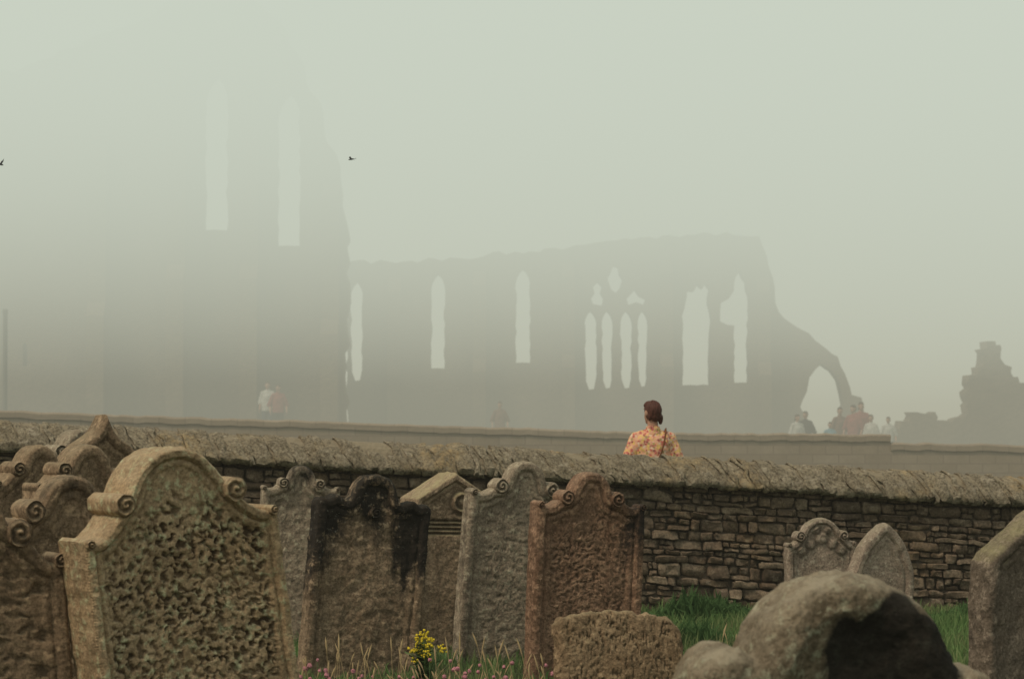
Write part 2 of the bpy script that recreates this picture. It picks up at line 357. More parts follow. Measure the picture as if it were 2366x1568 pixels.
# ---------------------------------------------------------------- near boundary wall
SL=-.0565
def wall_y(x): return 24.23+.172*x
wa=math.atan(.172); ca,sa=math.cos(wa),math.sin(wa)
def place(t,d,z):
    return np.stack([t*ca-d*sa, 24.23+t*sa+d*ca, z+SL*t],-1)
T0,T1=-7.0,7.0
zc=-.55; ztop=1.39-.25
us=np.array([0,0,.08,.25,.5,.75,.92,1,1]); vs=np.array([0,0,.15,.5,.85,1,1])
ud=np.array([1,0,0,0,0,0,0,0,1]); vd=np.array([1,0,0,0,0,0,1])
U,Vv=np.meshgrid(us,vs); back=np.maximum.outer(vd,ud)
edge=((U<=.001)|(U>=.999)|(Vv<=.001)|(Vv>=.999)).astype(float)
corner=(((U<=.001)|(U>=.999))&((Vv<=.001)|(Vv>=.999))).astype(float)
blk=[]
while zc<ztop-.02:
    hh=random.choice([.05,.06,.07,.08,.09,.10,.115]); hh=min(hh,ztop-zc+.01)
    t=T0+random.random()*.2
    while t<T1:
        L=random.choice([random.uniform(.07,.14),random.uniform(.12,.22),random.uniform(.16,.30)])
        g=random.uniform(.002,.008)
        if hh>.085 and random.random()<.28:
            f=random.uniform(.38,.62)
            blk.append((t,zc,L,hh*f,g)); L2=L*random.uniform(.4,.6)
            blk.append((t,zc+hh*f,L2,hh*(1-f),g)); blk.append((t+L2,zc+hh*f,L-L2,hh*(1-f),g))
        else: blk.append((t,zc,L,hh,g))
        t+=L
    zc+=hh
Bk=np.array(blk); nb=len(Bk); r=np.random.default_rng(4)
b_=lambda k:Bk[:,k][:,None,None]
tt=b_(0)+b_(4)+U*(b_(2)-2*b_(4)); zz=b_(1)+b_(4)*.7+Vv*(b_(3)-1.4*b_(4))
off=r.uniform(-.030,.018,nb)[:,None,None]; ph_=r.uniform(0,90,nb)[:,None,None]
tilt=r.normal(0,.11,nb)[:,None,None]; tilt2=r.normal(0,.16,nb)[:,None,None]; rot=r.normal(0,.05,nb)[:,None,None]
d=off+back*.06+edge*(1-back)*.016+.028*fbm(tt*12+ph_,zz*16,o=3)+tilt*(tt-b_(0)-b_(2)/2)+tilt2*(zz-b_(1)-b_(3)/2)
cr=r.uniform(.004,.026,nb)[:,None,None]
tt=tt+corner*np.where(U<.5,1,-1)*cr; zz=zz+corner*np.where(Vv<.5,1,-1)*cr*.5+rot*(tt-b_(0)-b_(2)/2)
tt=tt+.014*pn(tt*11,zz*11+ph_,seed=2); zz=zz+.024*pn(tt*1.0,zz*3,seed=3)+.013*pn(tt*12,zz*10+ph_,seed=4)
P=place(tt,d,zz).reshape(-1,3); nu=len(us); nv_=len(vs); per=nu*nv_
fl=[(j*nu+i,j*nu+i+1,(j+1)*nu+i+1,(j+1)*nu+i) for j in range(nv_-1) for i in range(nu-1)]
bf=[(b*per+a0,b*per+a1,b*per+a2,b*per+a3) for b in range(nb) for (a0,a1,a2,a3) in fl]
m=new_mesh('stonework',P,bf,True,50); fattr(m,'blk',np.repeat(r.random(nb),per))
def wallmat(name,cs,lich,lc=(.30,.16,.04),pale=.55,dk=.6,bump=.016,pc=(.50,.42,.31)):
    s=NT(name); v=s.obj(); a=s.attr('blk')
    r=s.n('ShaderNodeValToRGB'); s.l(a,r.inputs[0]); e=r.color_ramp.elements
    e[0].color=(*cs[0],1); e[1].color=(*cs[-1],1); e[1].position=1
    for i,c in enumerate(cs[1:-1]): e.new((i+1)/(len(cs)-1)).color=(*c,1)
    n1=s.noise(v,6,8,.7); n2=s.noise(v,45,6,.75); n3=s.noise(v,1.6,5,.6); n4=s.noise(v,14,8,.75)
    col=s.mix(s.mr(n1,.35,.68,0,.7),r.outputs[0],tuple(x*.42 for x in cs[1]))
    col=s.mix(s.mr(n2,.40,.62,0,dk),col,(.055,.040,.028))
    col=s.mix(s.mr(n4,.53,.64,0,pale),col,pc)
    col=s.mix(s.math('MULTIPLY',s.mr(n3,.50,.62,0,lich),s.mr(n4,.42,.6)),col,lc)
    return s.finish(col,.95,s.math('ADD',n4,s.math('MULTIPLY',n2,.6)),bump,1.0)
WM=wallmat('rubble_stone',[(.20,.135,.088),(.30,.215,.145),(.24,.17,.115),(.40,.30,.205),(.17,.12,.085),(.27,.19,.125)],.2,pale=.55,bump=.024,pc=(.44,.35,.25))
CM=wallmat('coping_stone',[(.40,.325,.215),(.46,.38,.26),(.36,.29,.195),(.48,.40,.28),(.41,.335,.225)],.6,(.48,.32,.14),pale=.7,dk=.75,bump=.03)
e=bpy.data.objects.new('stone_wall',None); COL.objects.link(e); e.location=(0,24.23,0)
e['label']='weathered dry stone churchyard wall with slanted coping stones'; e['category']='wall'
def add_part(name,m,mat,parent,**kw):
    o=add_obj(name,m,mat,parent,**kw); o.matrix_parent_inverse=Matrix.Translation(-Vector(parent.location)); return o
add_part('stonework',m,WM,e)
s=NT('dark_mortar'); v=s.obj(); n=s.noise(v,25,5); MORT=s.finish(s.mix(n,(.07,.052,.036),(.18,.14,.10)),.95,n,.02)
def core(name,sec,mat):
    V=[];k=len(sec)
    for t in (T0,T1): V+=[place(np.array(t),np.array(a),np.array(b)) for a,b in sec]
    F=[tuple(range(k)),tuple(range(k,2*k))[::-1]]+[(i,(i+1)%k,k+(i+1)%k,k+i) for i in range(k)]
    add_part(name,new_mesh(name,np.array(V),F),mat,e)
core('mortar_core',[(.042,-.9),(.042,ztop+.0),(.42,ztop+.0),(.42,-.9)],MORT)
sec=np.array([(-.08,-.025),(-.115,.0),(-.118,.03),(-.105,.06),(-.085,.09),(-.065,.12),(-.04,.15),(-.01,.18),(.02,.208),(.06,.232),(.11,.252),(.18,.262),(.27,.25),(.37,.18),(.46,.08),(.47,-.02)])*np.array([1,.92])
s=NT('coping_mortar'); v=s.obj(); n=s.noise(v,25,5)
core('coping_core',[(-.092,ztop+.012),(-.080,ztop+.065),(.015,ztop+.180),(.10,ztop+.224),(.18,ztop+.232),(.30,ztop+.20),(.42,ztop+.012)],s.finish(s.mix(n,(.20,.16,.105),(.33,.27,.185)),.95,n,.03))
st_=[];t=T0
while t<T1:
    L=random.choice([random.uniform(.03,.06),random.uniform(.05,.11),random.uniform(.10,.17)]); st_.append((t,L)); t+=L
St=np.array(st_); ns=len(St); r=np.random.default_rng(9)
cs=np.array([0,0,.10,.35,.65,.90,1,1]); ins=np.array([.12,.022,.006,0,0,.006,.022,.12])
R_=lambda a,b:r.uniform(a,b,ns)[:,None,None]
nsec=len(sec); U=np.repeat(cs[None],nsec,0)[None]; f=(1-ins)[None,None]
sd_=sec[:,0][None,:,None]; sz_=sec[:,1][None,:,None]*R_(.92,1.05); phs=R_(0,80)
Dp=.17+(sd_*R_(.95,1.05)+R_(-.010,.010)-.17)*f; Zz=.03+(sz_-.03)*f
Ls=St[:,1][:,None,None]; ts=St[:,0][:,None,None]
lean=.52+.35*pn(ts*1.1,ts*0,seed=2)+R_(-.12,.12)
tt=ts+.001+U*(Ls*R_(1.02,1.12)-.002)-lean*np.clip(Zz,0,.3)
tt=tt+.034*pn(tt*10,Zz*16+phs,seed=5); Dp=Dp+.028*fbm(tt*11+phs,Zz*18,seed=6,o=4); Zz=Zz+.016*fbm(tt*10+phs,Dp*10,seed=7,o=3)+R_(-.008,.008)+.02*pn(tt*.8,tt*0,seed=8)
P=place(tt,Dp,Zz+ztop+.01).reshape(-1,3); nu=len(cs); per=nu*nsec
fl=[(j*nu+i,j*nu+i+1,(j+1)*nu+i+1,(j+1)*nu+i) for j in range(nsec-1) for i in range(nu-1)]
bf=[tuple(b*per+a for a in q_) for b in range(ns) for q_ in fl]
m=new_mesh('coping',P,bf,True,55); fattr(m,'blk',np.repeat(r.random(ns),per))
add_part('coping',m,CM,e)
tick('wall')

# ---------------------------------------------------------------- far precinct wall
def far_wall(segs,y,name,label):
    V=[];F=[];n=0
    for (xa,za,xb,zb) in segs:
        k=140; xs=np.linspace(xa,xb,k); top=np.interp(xs,[xa,xb],[za,zb])+.022*fbm(xs*3,xs*0,seed=12)
        prof=[(-.0,-.5,0),(0,-.13,1),(-.03,-.12,1),(-.03,-.03,1),(.0,0,1),(.4,0,1),(.43,-.03,1),(.43,-.12,1),(.4,-.13,1),(.4,-.5,0)]
        for (dy,dz,r) in prof:
            for i in range(k): V.append((xs[i],y+dy,(top[i]+dz) if r else -.3))
        P=len(prof)
        for j in range(P-1):
            for i in range(k-1): F.append((n+j*k+i,n+j*k+i+1,n+(j+1)*k+i+1,n+(j+1)*k+i))
        F.append(tuple(n+j*k for j in range(P))); F.append(tuple(n+j*k+k-1 for j in range(P))[::-1])
        n+=P*k
    m=new_mesh(name,V,F)
    s=NT('grey_wall_stone'); v=s.obj()
    mp=s.n('ShaderNodeMapping'); mp.inputs['Rotation'].default_value=(math.pi/2,0,0); s.l(v,mp.inputs[0])
    br=s.n('ShaderNodeTexBrick'); s.l(mp.outputs[0],br.inputs[0]); br.inputs['Scale'].default_value=1
    br.inputs['Brick Width'].default_value=.45; br.inputs['Row Height'].default_value=.16; br.inputs['Mortar Size'].default_value=.012
    br.inputs['Color1'].default_value=(.32,.25,.18,1); br.inputs['Color2'].default_value=(.36,.285,.21,1); br.inputs['Mortar'].default_value=(.28,.22,.165,1)
    n1=s.noise(v,2.5,7,.7); col=s.mix(s.mr(n1,.35,.7,0,.6),br.outputs[0],(.25,.195,.14))
    return add_obj(name,m,s.finish(col,.95,n1,.02),label=label,category='wall')
far_wall([(-16,1.95,2.7,1.325),(2.7,1.325,6.52,1.305),(6.52,1.155,16,1.03)],49,'precinct_wall','long low grey stone wall with flat coping in the fog')

# ---------------------------------------------------------------- abbey ruin
s=NT('abbey_stone'); v=s.obj(); n1=s.noise(v,.5,8,.7); n2=s.noise(v,5,6,.7)
col=s.mix(s.mr(n1,.35,.65),(.12,.08,.048),(.20,.145,.095)); col=s.mix(s.mr(n2,.4,.7,0,.5),col,(.07,.05,.033))
ABM=s.finish(col,.95,n2,.1)
def rough(pts,seed,amp,step):
    r=random.Random(seed); out=[]
    n=len(pts)
    for i in range(n):
        a=pts[i]; b=pts[(i+1)%n]; L=math.dist(a,b); k=max(1,int(L/step))
        for j in range(k):
            t=j/k; q=(a[0]+(b[0]-a[0])*t,a[1]+(b[1]-a[1])*t)
            if j>0: q=(q[0]+r.uniform(-amp,amp),q[1]+r.uniform(-amp,amp))
            out.append(q)
    return out
def slab(name,outline,holes,T,y,parent,seed=1,amp=.06,step=.5,label=None):
    cu=bpy.data.curves.new('tmp','CURVE'); cu.dimensions='2D'; cu.fill_mode='BOTH'; cu.extrude=T/2
    for k,p in enumerate([rough(outline,seed,amp,step)]+[rough(h,seed+9+i,amp*.4,step*.8) for i,h in enumerate(holes)]):
        sp=cu.splines.new('POLY'); sp.points.add(len(p)-1)
        for i,q in enumerate(p): sp.points[i].co=(q[0],q[1],0,1)
        sp.use_cyclic_u=True
    ob=bpy.data.objects.new('tmp',cu); COL.objects.link(ob)
    dg=bpy.context.evaluated_depsgraph_get(); me=bpy.data.meshes.new_from_object(ob.evaluated_get(dg))
    bpy.data.objects.remove(ob)
    me.transform(Matrix.Translation((0,y+T/2,0))@Matrix.Rotation(math.pi/2,4,'X')); me.name=name
    o=bpy.data.objects.new(name,me); COL.objects.link(o); me.materials.clear(); me.materials.append(ABM)
    o.parent=parent; o.matrix_parent_inverse=Matrix.Translation(-Vector(parent.location))
    if label:o['label']=label
    return o
# ruin outlines in image pixel coordinates, scaled by wall distance -> metres
def dr(k):
    return lambda x,y:((x-1183)*k,1.7+(950-y)*k)
def lancet(x0,x1,yt,yb,k,rag=False,sq=.55):
    q=dr(k); w=x1-x0; c=(x0+x1)/2
    pts=[(x0,yb),(x1,yb),(x1,yt+w*(sq+.35)),(x1-w*.1,yt+w*sq),(x1-w*.28,yt+w*.22),(c,yt),(x0+w*.28,yt+w*.22),(x0+w*.1,yt+w*sq),(x0,yt+w*(sq+.35))]
    if rag: pts[0]=(x0+w*.1,yb-w*.7); pts.insert(1,(x0+w*.35,yb)); pts.insert(2,(x0+w*.8,yb-2)); pts[3]=(x1-w*.05,yb-w*.8)
    return [q(*p) for p in pts]
ab=bpy.data.objects.new('abbey_ruin',None); COL.objects.link(ab); ab.location=(2,110,0)
ab['label']='roofless ruined stone abbey with lancet windows fading into fog'; ab['category']='ruined abbey'
k=112/6572; q=dr(k)
out=[(800,1080),(800,606),(930,604),(1060,596),(1190,581),(1300,576),(1330,566),(1480,548),(1640,538),(1755,545),(1772,590),(1786,640),(1792,700),(1812,735),(1846,758),(1870,770),(1905,802),(1936,824),(1952,862),(1964,895),(1968,912),(1990,918),(1995,960),(1990,1080),
 (1944,1080),(1946,912),(1938,878),(1922,856),(1912,850),(1898,840),(1884,853),(1870,872),(1864,905),(1854,925),(1855,1080)]
def shp(pts): return [q(*p) for p in pts]
holes=[lancet(806,838,650,880,k,True),lancet(995,1027,632,851,k),lancet(1192,1225,620,838,k),
 lancet(1351,1380,718,900,k,True),lancet(1391,1417,718,897,k,True),lancet(1434,1462,718,897,k,True),lancet(1474,1498,718,893,k,True),
 shp([(1577,890),(1642,890),(1642,800),(1646,740),(1638,700),(1642,668),(1630,652),(1624,666),(1612,655),(1604,672),(1588,670),(1584,700),(1576,730),(1578,800)]),
 shp([(1697,884),(1731,884),(1731,780),(1734,700),(1726,650),(1712,624),(1700,640),(1696,672),(1684,690),(1666,700),(1664,742),(1680,750),(1697,752)]),
 shp([(1370,702),(1392,706),(1396,688),(1388,676),(1392,660),(1382,650),(1370,662),(1374,678),(1366,690)]),
 shp([(1412,668),(1422,676),(1434,664),(1440,645),(1432,632),(1430,616),(1418,612),(1412,628),(1404,644)]),
 shp([(1452,704),(1470,698),(1488,704),(1494,690),(1478,682),(1468,668),(1458,680),(1448,690)])]
slab('nave_wall',[q(*p) for p in out],holes,1.3,112,ab,seed=3,amp=.09,step=.30)
k2=100/6572; q2=dr(k2)
out=[(-900,1090),(-900,300),(-600,280),(-300,240),(-100,200),(60,150),(200,90),(335,40),(380,0),(450,-60),(540,-60),(620,30),(660,70),(700,180),(735,230),(748,320),(772,350),(786,470),(799,520),(799,1090)]
holes=[lancet(466,524,170,532,k2),lancet(636,692,210,568,k2),lancet(52,62,790,845,k2)]
slab('transept_wall',[q2(*p) for p in out],holes,1.4,100,ab,seed=8,amp=.12,step=.4)
def butt(xc,w,ytop,dep,yf,k,seed):
    q=dr(k); x0=q(xc-w/2,0)[0]; x1=q(xc+w/2,0)[0]; zt=q(0,ytop)[1]
    prof=[(yf-dep,-.5),(yf-dep,zt*.45),(yf-dep*.65,zt*.45+.5),(yf-dep*.65,zt-.6),(yf+.02,zt)]
    prof.append((yf+.02,-.5)); n=len(prof)
    V=[(x0,a,b) for a,b in prof]+[(x1,a,b) for a,b in prof]
    F=[tuple(range(n))[::-1],tuple(range(n,2*n))]+[(i,(i+1)%n,n+(i+1)%n,n+i) for i in range(n)]
    o=add_obj('buttress',new_mesh('buttress',V,F),ABM,ab); o.matrix_parent_inverse=Matrix.Translation(-Vector(ab.location))
for i,(xc,yt) in enumerate([(912,640),(1108,625),(1312,605),(1538,600),(1762,640)]): butt(xc,30,yt,1.1,112,k,i)
for i,(xc,yt) in enumerate([(230,330),(412,140),(580,140),(765,420)]): butt(xc,40,yt,1.2,100,k2,i+10)
xr=q2(796,0)[0]
V=[(xr-.8,yy,zz) for yy in (101.42,112.4) for zz in (-.5,8.2)]+[(xr-.05,yy,zz) for yy in (101.42,112.4) for zz in (-.5,8.2)]
V=[(x-(.0 if y<105 else .75),y,zz) for x,y,zz in V]
add_part('return_wall',new_mesh('return_wall',V,[(0,1,3,2),(4,6,7,5),(1,5,7,3),(0,2,6,4),(0,4,5,1),(2,3,7,6)]),ABM,ab)
rf=bpy.data.objects.new('ruined_tower',None); COL.objects.link(rf); rf.location=(17,102,0)
rf['label']='crumbling fragment of stone masonry with jagged stepped top'; rf['category']='ruin'
k3=102/6572; q3=dr(k3)
out=[(2062,1100),(2062,992),(2078,990),(2082,972),(2100,974),(2102,952),(2128,954),(2160,951),(2163,974),(2200,976),(2205,968),(2228,962),(2238,955),(2234,935),(2240,930),(2232,905),(2243,896),(2240,866),(2262,862),(2260,848),(2270,846),(2268,806),(2282,804),(2280,788),(2300,788),(2302,798),(2311,796),(2312,828),(2322,842),(2338,848),(2342,872),(2352,870),(2356,884),(2370,884),(2420,930),(2470,990),(2475,1100)]
slab('masonry',[q3(*p) for p in out],[],1.6,102,rf,seed=21,amp=.09,step=.16)
s=NT('grey_paint'); PM=s.finish(s.mix(s.noise(s.obj(),5),(.14,.135,.12),(.20,.19,.17)),.7)
V=[];F=[];n=14; rings=[(.08,-.3),(.08,.9),(.072,.95),(.070,4.6),(.08,4.62),(.08,4.75),(0,4.77)]
for r_,zz in rings:
    for i in range(n): V.append((r_*math.cos(i*2*math.pi/n),r_*math.sin(i*2*math.pi/n),zz))
for j in range(len(rings)-1):
    for i in range(n): F.append((j*n+i,j*n+(i+1)%n,(j+1)*n+(i+1)%n,(j+1)*n+i))
o=add_obj('post',new_mesh('post',V,F,True,40),PM,label='slim grey metal post standing in fog',category='post')
o.location=(-15.15,85,.0)
tick('abbey')

# ---------------------------------------------------------------- grass
def blades(n,xr,yr,hr,wd,seed):
    r=np.random.default_rng(seed)
    x=r.uniform(*xr,n); y=r.uniform(*yr,n)
    cl=pn(x*2.2,y*2.2,seed=seed); cl2=pn(x*.9,y*.9,seed=seed+3)
    keep=r.random(n)<(.55+.7*cl)
    keep&=(y<wall_y(x)-.14)
    x=x[keep];y=y[keep];cl=cl[keep];cl2=cl2[keep];n=len(x)
    h=r.uniform(*hr,n)*(1+.7*cl+.4*cl2)*np.where(hr[1]<.20,(.60+.40*sst(.4,1.4,x))*(1-.5*sst(21.5,23.2,y)),1); a=r.uniform(0,2*math.pi,n); b=r.uniform(.1,.75,n)*h; ba_=r.uniform(0,2*math.pi,n)
    wv=wd*r.uniform(.6,1.3,n); zg=gz(x,y)-.01
    dx,dy=np.cos(a)*wv,np.sin(a)*wv; bx,by=np.cos(ba_)*b,np.sin(ba_)*b
    P=np.empty((n,5,3))
    P[:,0]=np.stack([x-dx,y-dy,zg],-1);P[:,1]=np.stack([x+dx,y+dy,zg],-1)
    P[:,2]=np.stack([x+dx*.7+bx*.35,y+dy*.7+by*.35,zg+h*.6],-1);P[:,3]=np.stack([x-dx*.7+bx*.35,y-dy*.7+by*.35,zg+h*.6],-1)
    P[:,4]=np.stack([x+bx,y+by,zg+h],-1)
    base=np.arange(n)*5
    q=np.stack([base,base+1,base+2,base+3],-1); t=np.stack([base+3,base+2,base+4],-1)
    return P.reshape(-1,3),q,t,np.repeat(np.clip(.5+.5*cl+r.normal(0,.2,n),0,1),5)
def big_mesh(name,P,q,t):
    m=bpy.data.meshes.new(name); nq,ntr=len(q),len(t)
    m.vertices.add(len(P)); m.vertices.foreach_set('co',P.astype(np.float32).ravel())
    m.loops.add(nq*4+ntr*3); m.loops.foreach_set('vertex_index',np.concatenate([q.ravel(),t.ravel()]).astype(np.int32))
    m.polygons.add(nq+ntr); ls=np.concatenate([np.arange(nq)*4,nq*4+np.arange(ntr)*3]).astype(np.int32)
    m.polygons.foreach_set('loop_start',ls)
    m.update(calc_edges=True); m.validate(); return m
def leafmat(name,c1,c2,c3):
    s=NT(name); a=s.attr('tint'); col=s.mix(a,c1,c2); col=s.mix(s.mr(s.noise(s.obj(),1.6,5),.46,.64,0,.85),col,c3)
    d=s.n('ShaderNodeBsdfDiffuse'); s.l(col,d.inputs[0]); tr=s.n('ShaderNodeBsdfTranslucent'); s.l(col,tr.inputs[0])
    mx=s.n('ShaderNodeMixShader'); mx.inputs[0].default_value=.3; s.l(d.outputs[0],mx.inputs[1]); s.l(tr.outputs[0],mx.inputs[2]); s.l(mx.outputs[0],s.out.inputs[0]); return s.m
P,qq,tq,ti=blades(110000,(-4.6,5.2),(13,24.6),(.06,.19),.0055,11)
m=big_mesh('grass',P,qq,tq); fattr(m,'tint',ti)
add_obj('grass',m,leafmat('grass_green',(.08,.145,.045),(.18,.28,.10),(.26,.25,.12)),kind='stuff',label='uneven green churchyard grass')
Ps=[];Qs=[];Ts=[];Is=[];off=0
for i,(cx,cy,rx,hh,nn,wd) in enumerate([(1.62,23.5,.55,.17,2600,.014),(1.45,23.3,.32,.22,900,.016),(4.0,23.2,.6,.22,2500,.014),(1.3,20.5,.5,.20,1500,.012),(1.9,19.0,.4,.20,1200,.010)]):
    P,qq,tq,ti=blades(nn,(cx-rx,cx+rx),(cy-.5,cy+.4),(.11,.22),wd,30+i)
    dd=np.clip(1.15-np.abs(P[:,0]-cx)/rx,.2,1)*hh/.22; P[:,2]*=dd
    Ps.append(P);Qs.append(qq+off);Ts.append(tq+off);Is.append(ti);off+=len(P)
m=big_mesh('tall_weeds',np.concatenate(Ps),np.concatenate(Qs),np.concatenate(Ts)); fattr(m,'tint',np.concatenate(Is))
add_obj('tall_weeds',m,leafmat('weed_green',(.045,.085,.03),(.11,.19,.07),(.07,.12,.045)),kind='stuff',label='taller dark green weeds at the foot of the wall')
def tube(V,F,p,r,n=5):
    b=len(V)
    for k,(c,rr) in enumerate(zip(p,r)):
        for i in range(n): V.append((c[0]+rr*math.cos(i*2*math.pi/n),c[1]+rr*math.sin(i*2*math.pi/n),c[2]))
    for k in range(len(p)-1):
        for i in range(n): F.append((b+k*n+i,b+k*n+(i+1)%n,b+(k+1)*n+(i+1)%n,b+(k+1)*n+i))
V=[];F=[]
spots=[(-.98,16.2,.44),(-.90,16.4,.35),(-.35,16.5,.40),(-.30,16.3,.44),(-.20,16.6,.39),(-.12,16.2,.41),(.02,16.3,.37),(.10,16.4,.40),(.18,16.0,.34),(-.62,16.3,.36),(-.42,16.1,.38)]
for i in range(120):
    if i<len(spots): x,y,h=spots[i]
    else: x=random.uniform(-1.25,.4) if i<85 else random.uniform(.3,2.4); y=random.uniform(15.8,17.5) if i<85 else random.uniform(17,20); h=random.uniform(.14,.36)
    bx=random.uniform(-.08,.08); p=[(x+bx*t*t,y,h*t) for t in (0,.4,.75,.85,.93,1)]
    sc=random.uniform(.7,1.2); tube(V,F,p,[.0019*sc,.0016,.0016,.0058*sc,.005*sc,.001])
s=NT('straw'); add_obj('dry_grass_stalks',new_mesh('dry_grass_stalks',V,F,True),s.finish(s.mix(s.noise(s.obj(),9),(.34,.235,.11),(.64,.46,.26)),.9),kind='stuff',label='thin straw coloured grass stalks with seed heads')
def puff(V,F,c,r,seed,nu=9,nv=6):
    b=len(V); rr=random.Random(seed)
    for j in range(nv+1):
        for i in range(nu):
            a=2*math.pi*i/nu; ph=math.pi*j/nv; q=r*rr.uniform(.75,1.2)
            V.append((c[0]+q*math.sin(ph)*math.cos(a),c[1]+q*math.sin(ph)*math.sin(a),c[2]+q*math.cos(ph)))
    for j in range(nv):
        for i in range(nu): F.append((b+j*nu+i,b+(j+1)*nu+i,b+(j+1)*nu+(i+1)%nu,b+j*nu+(i+1)%nu))
V=[];F=[];V2_=[];F2=[]
for i in range(64):
    x=random.choice([random.uniform(-1.25,-.75),random.uniform(-1.25,.3),random.uniform(-.5,.15)]); y=random.uniform(15.4,16.8); h=random.uniform(.11,.27)
    puff(V,F,(x,y,h),random.uniform(.009,.016),i); tube(V2_,F2,[(x,y,0),(x,y,h)],[.0015,.0015])
cl=bpy.data.objects.new('clover_patch',None); COL.objects.link(cl); cl.location=(-.5,16,0); cl['label']='patch of pink clover flowers among the grass'; cl['kind']='stuff'
s=NT('clover_pink'); add_part('flower_heads',new_mesh('flower_heads',V,F),s.finish(s.mix(s.noise(s.obj(),60),(.38,.11,.15),(.62,.30,.31)),.9),cl,kind='stuff')
s=NT('stem_green'); SG=s.finish(s.mix(s.noise(s.obj(),20),(.07,.13,.04),(.16,.22,.08)),.9)
add_part('stems',new_mesh('stems',V2_,F2),SG,cl,kind='stuff')
rg=bpy.data.objects.new('ragwort_plant',None); COL.objects.link(rg); rg.location=(-.53,17.2,0); rg['label']='bushy ragwort plant with small yellow flowers'; rg['category']='wild plant'
V=[];F=[];VL=[];FL=[]
for i in range(30):
    a=random.uniform(0,6.28); r=random.uniform(.01,.15); h=random.uniform(.25,.385)-r*.55
    tip=(-.53+r*math.cos(a),17.2+r*math.sin(a)*.7,h)
    tube(VL,FL,[(-.53+.01*math.cos(a),17.2,0),(-.53+r*.5*math.cos(a),17.2+r*.4*math.sin(a),h*.6),tip],[.004,.003,.002])
    for k_ in range(7):
        c=(tip[0]+random.uniform(-.026,.026),tip[1]+random.uniform(-.02,.02),tip[2]+random.uniform(-.014,.014))
        puff(V,F,c,random.uniform(.005,.0085),i*9+k_,7,4)
    for k_ in range(20):
        t=random.uniform(.15,.9); c=Vector((-.53+r*t*math.cos(a),17.2+r*t*.7*math.sin(a),h*t)); b=random.uniform(0,6.28); L=random.uniform(.03,.07)
        d=Vector((math.cos(b),math.sin(b),random.uniform(-.1,.5)))*L; sdv=Vector((-math.sin(b),math.cos(b),0))*L*.2; n=len(VL)
        VL+= [tuple(c),tuple(c+d*.5+sdv),tuple(c+d),tuple(c+d*.5-sdv)]; FL.append((n,n+1,n+2,n+3))
s=NT('ragwort_yellow'); add_part('blossom',new_mesh('blossom',V,F),s.finish((.70,.52,.04),.8),rg,kind='stuff')
add_part('leaves',new_mesh('leaves',VL,FL),SG,rg)
tick('plants')

# ---------------------------------------------------------------- people
def simple(name,c,c2=None,scale=8,rough=.9):
    s=NT(name); return s.finish(s.mix(s.mr(s.noise(s.obj(),scale,5),.35,.65),c,c2 or tuple(x*.7 for x in c)),rough)
SKIN=simple('skin',(.44,.25,.17),(.37,.20,.135))
EYEM=simple('eye_white',(.6,.6,.58))
def ell(bm,c,r,rz=0):
    bmesh.ops.create_uvsphere(bm,u_segments=20,v_segments=14,radius=1,matrix=Matrix.Translation(c)@Matrix.Rotation(rz,4,'Z')@Matrix.Diagonal((*r,1)))
def limb(bm,p0,p1,r0,r1):
    p0=Vector(p0);p1=Vector(p1);d=p1-p0;L=d.length
    M=Matrix.Translation((p0+p1)/2)@d.to_track_quat('Z','Y').to_matrix().to_4x4()
    bmesh.ops.create_cone(bm,cap_ends=True,segments=16,radius1=r0,radius2=r1,depth=L,matrix=M)
    ell(bm,p0,(r0,)*3); ell(bm,p1,(r1,)*3)
def voxel(bm,name,vs,smooth=3):
    m=bpy.data.meshes.new('tmp'); bm.to_mesh(m); bm.free(); ob=bpy.data.objects.new('tmp',m); COL.objects.link(ob)
    r=ob.modifiers.new('r','REMESH'); r.mode='VOXEL'; r.voxel_size=vs
    sm=ob.modifiers.new('s','SMOOTH'); sm.iterations=smooth; sm.factor=.5
    dg=bpy.context.evaluated_depsgraph_get(); me=bpy.data.meshes.new_from_object(ob.evaluated_get(dg)); bpy.data.objects.remove(ob)
    me.polygons.foreach_set('use_smooth',[True]*len(me.polygons)); me.materials.clear(); me.name=name
    return me
def hand(bm,w,d,side):
    w=Vector(w); d=Vector(d).normalized(); inn=Vector((-side,0,0)); f=Vector((0,1,0)); f=(f-d*f.dot(d)).normalized()
    for k in range(4):
        o=f*(.028-.018*k); limb(bm,w+o*.5,w+d*.085+o,.016,.012)
        L=[.068,.078,.073,.056][k]; a=w+d*.085+o; b=a+d*L*.5+inn*.006; c=b+d*L*.38+inn*.018
        limb(bm,a,b,.0095,.0085); limb(bm,b,c,.0085,.007)
    a=w+d*.03+f*.02; b=a+d*.035+f*.03+inn*.008; limb(bm,a,b,.013,.010); limb(bm,b,b+d*.032+f*.006+inn*.006,.010,.008)
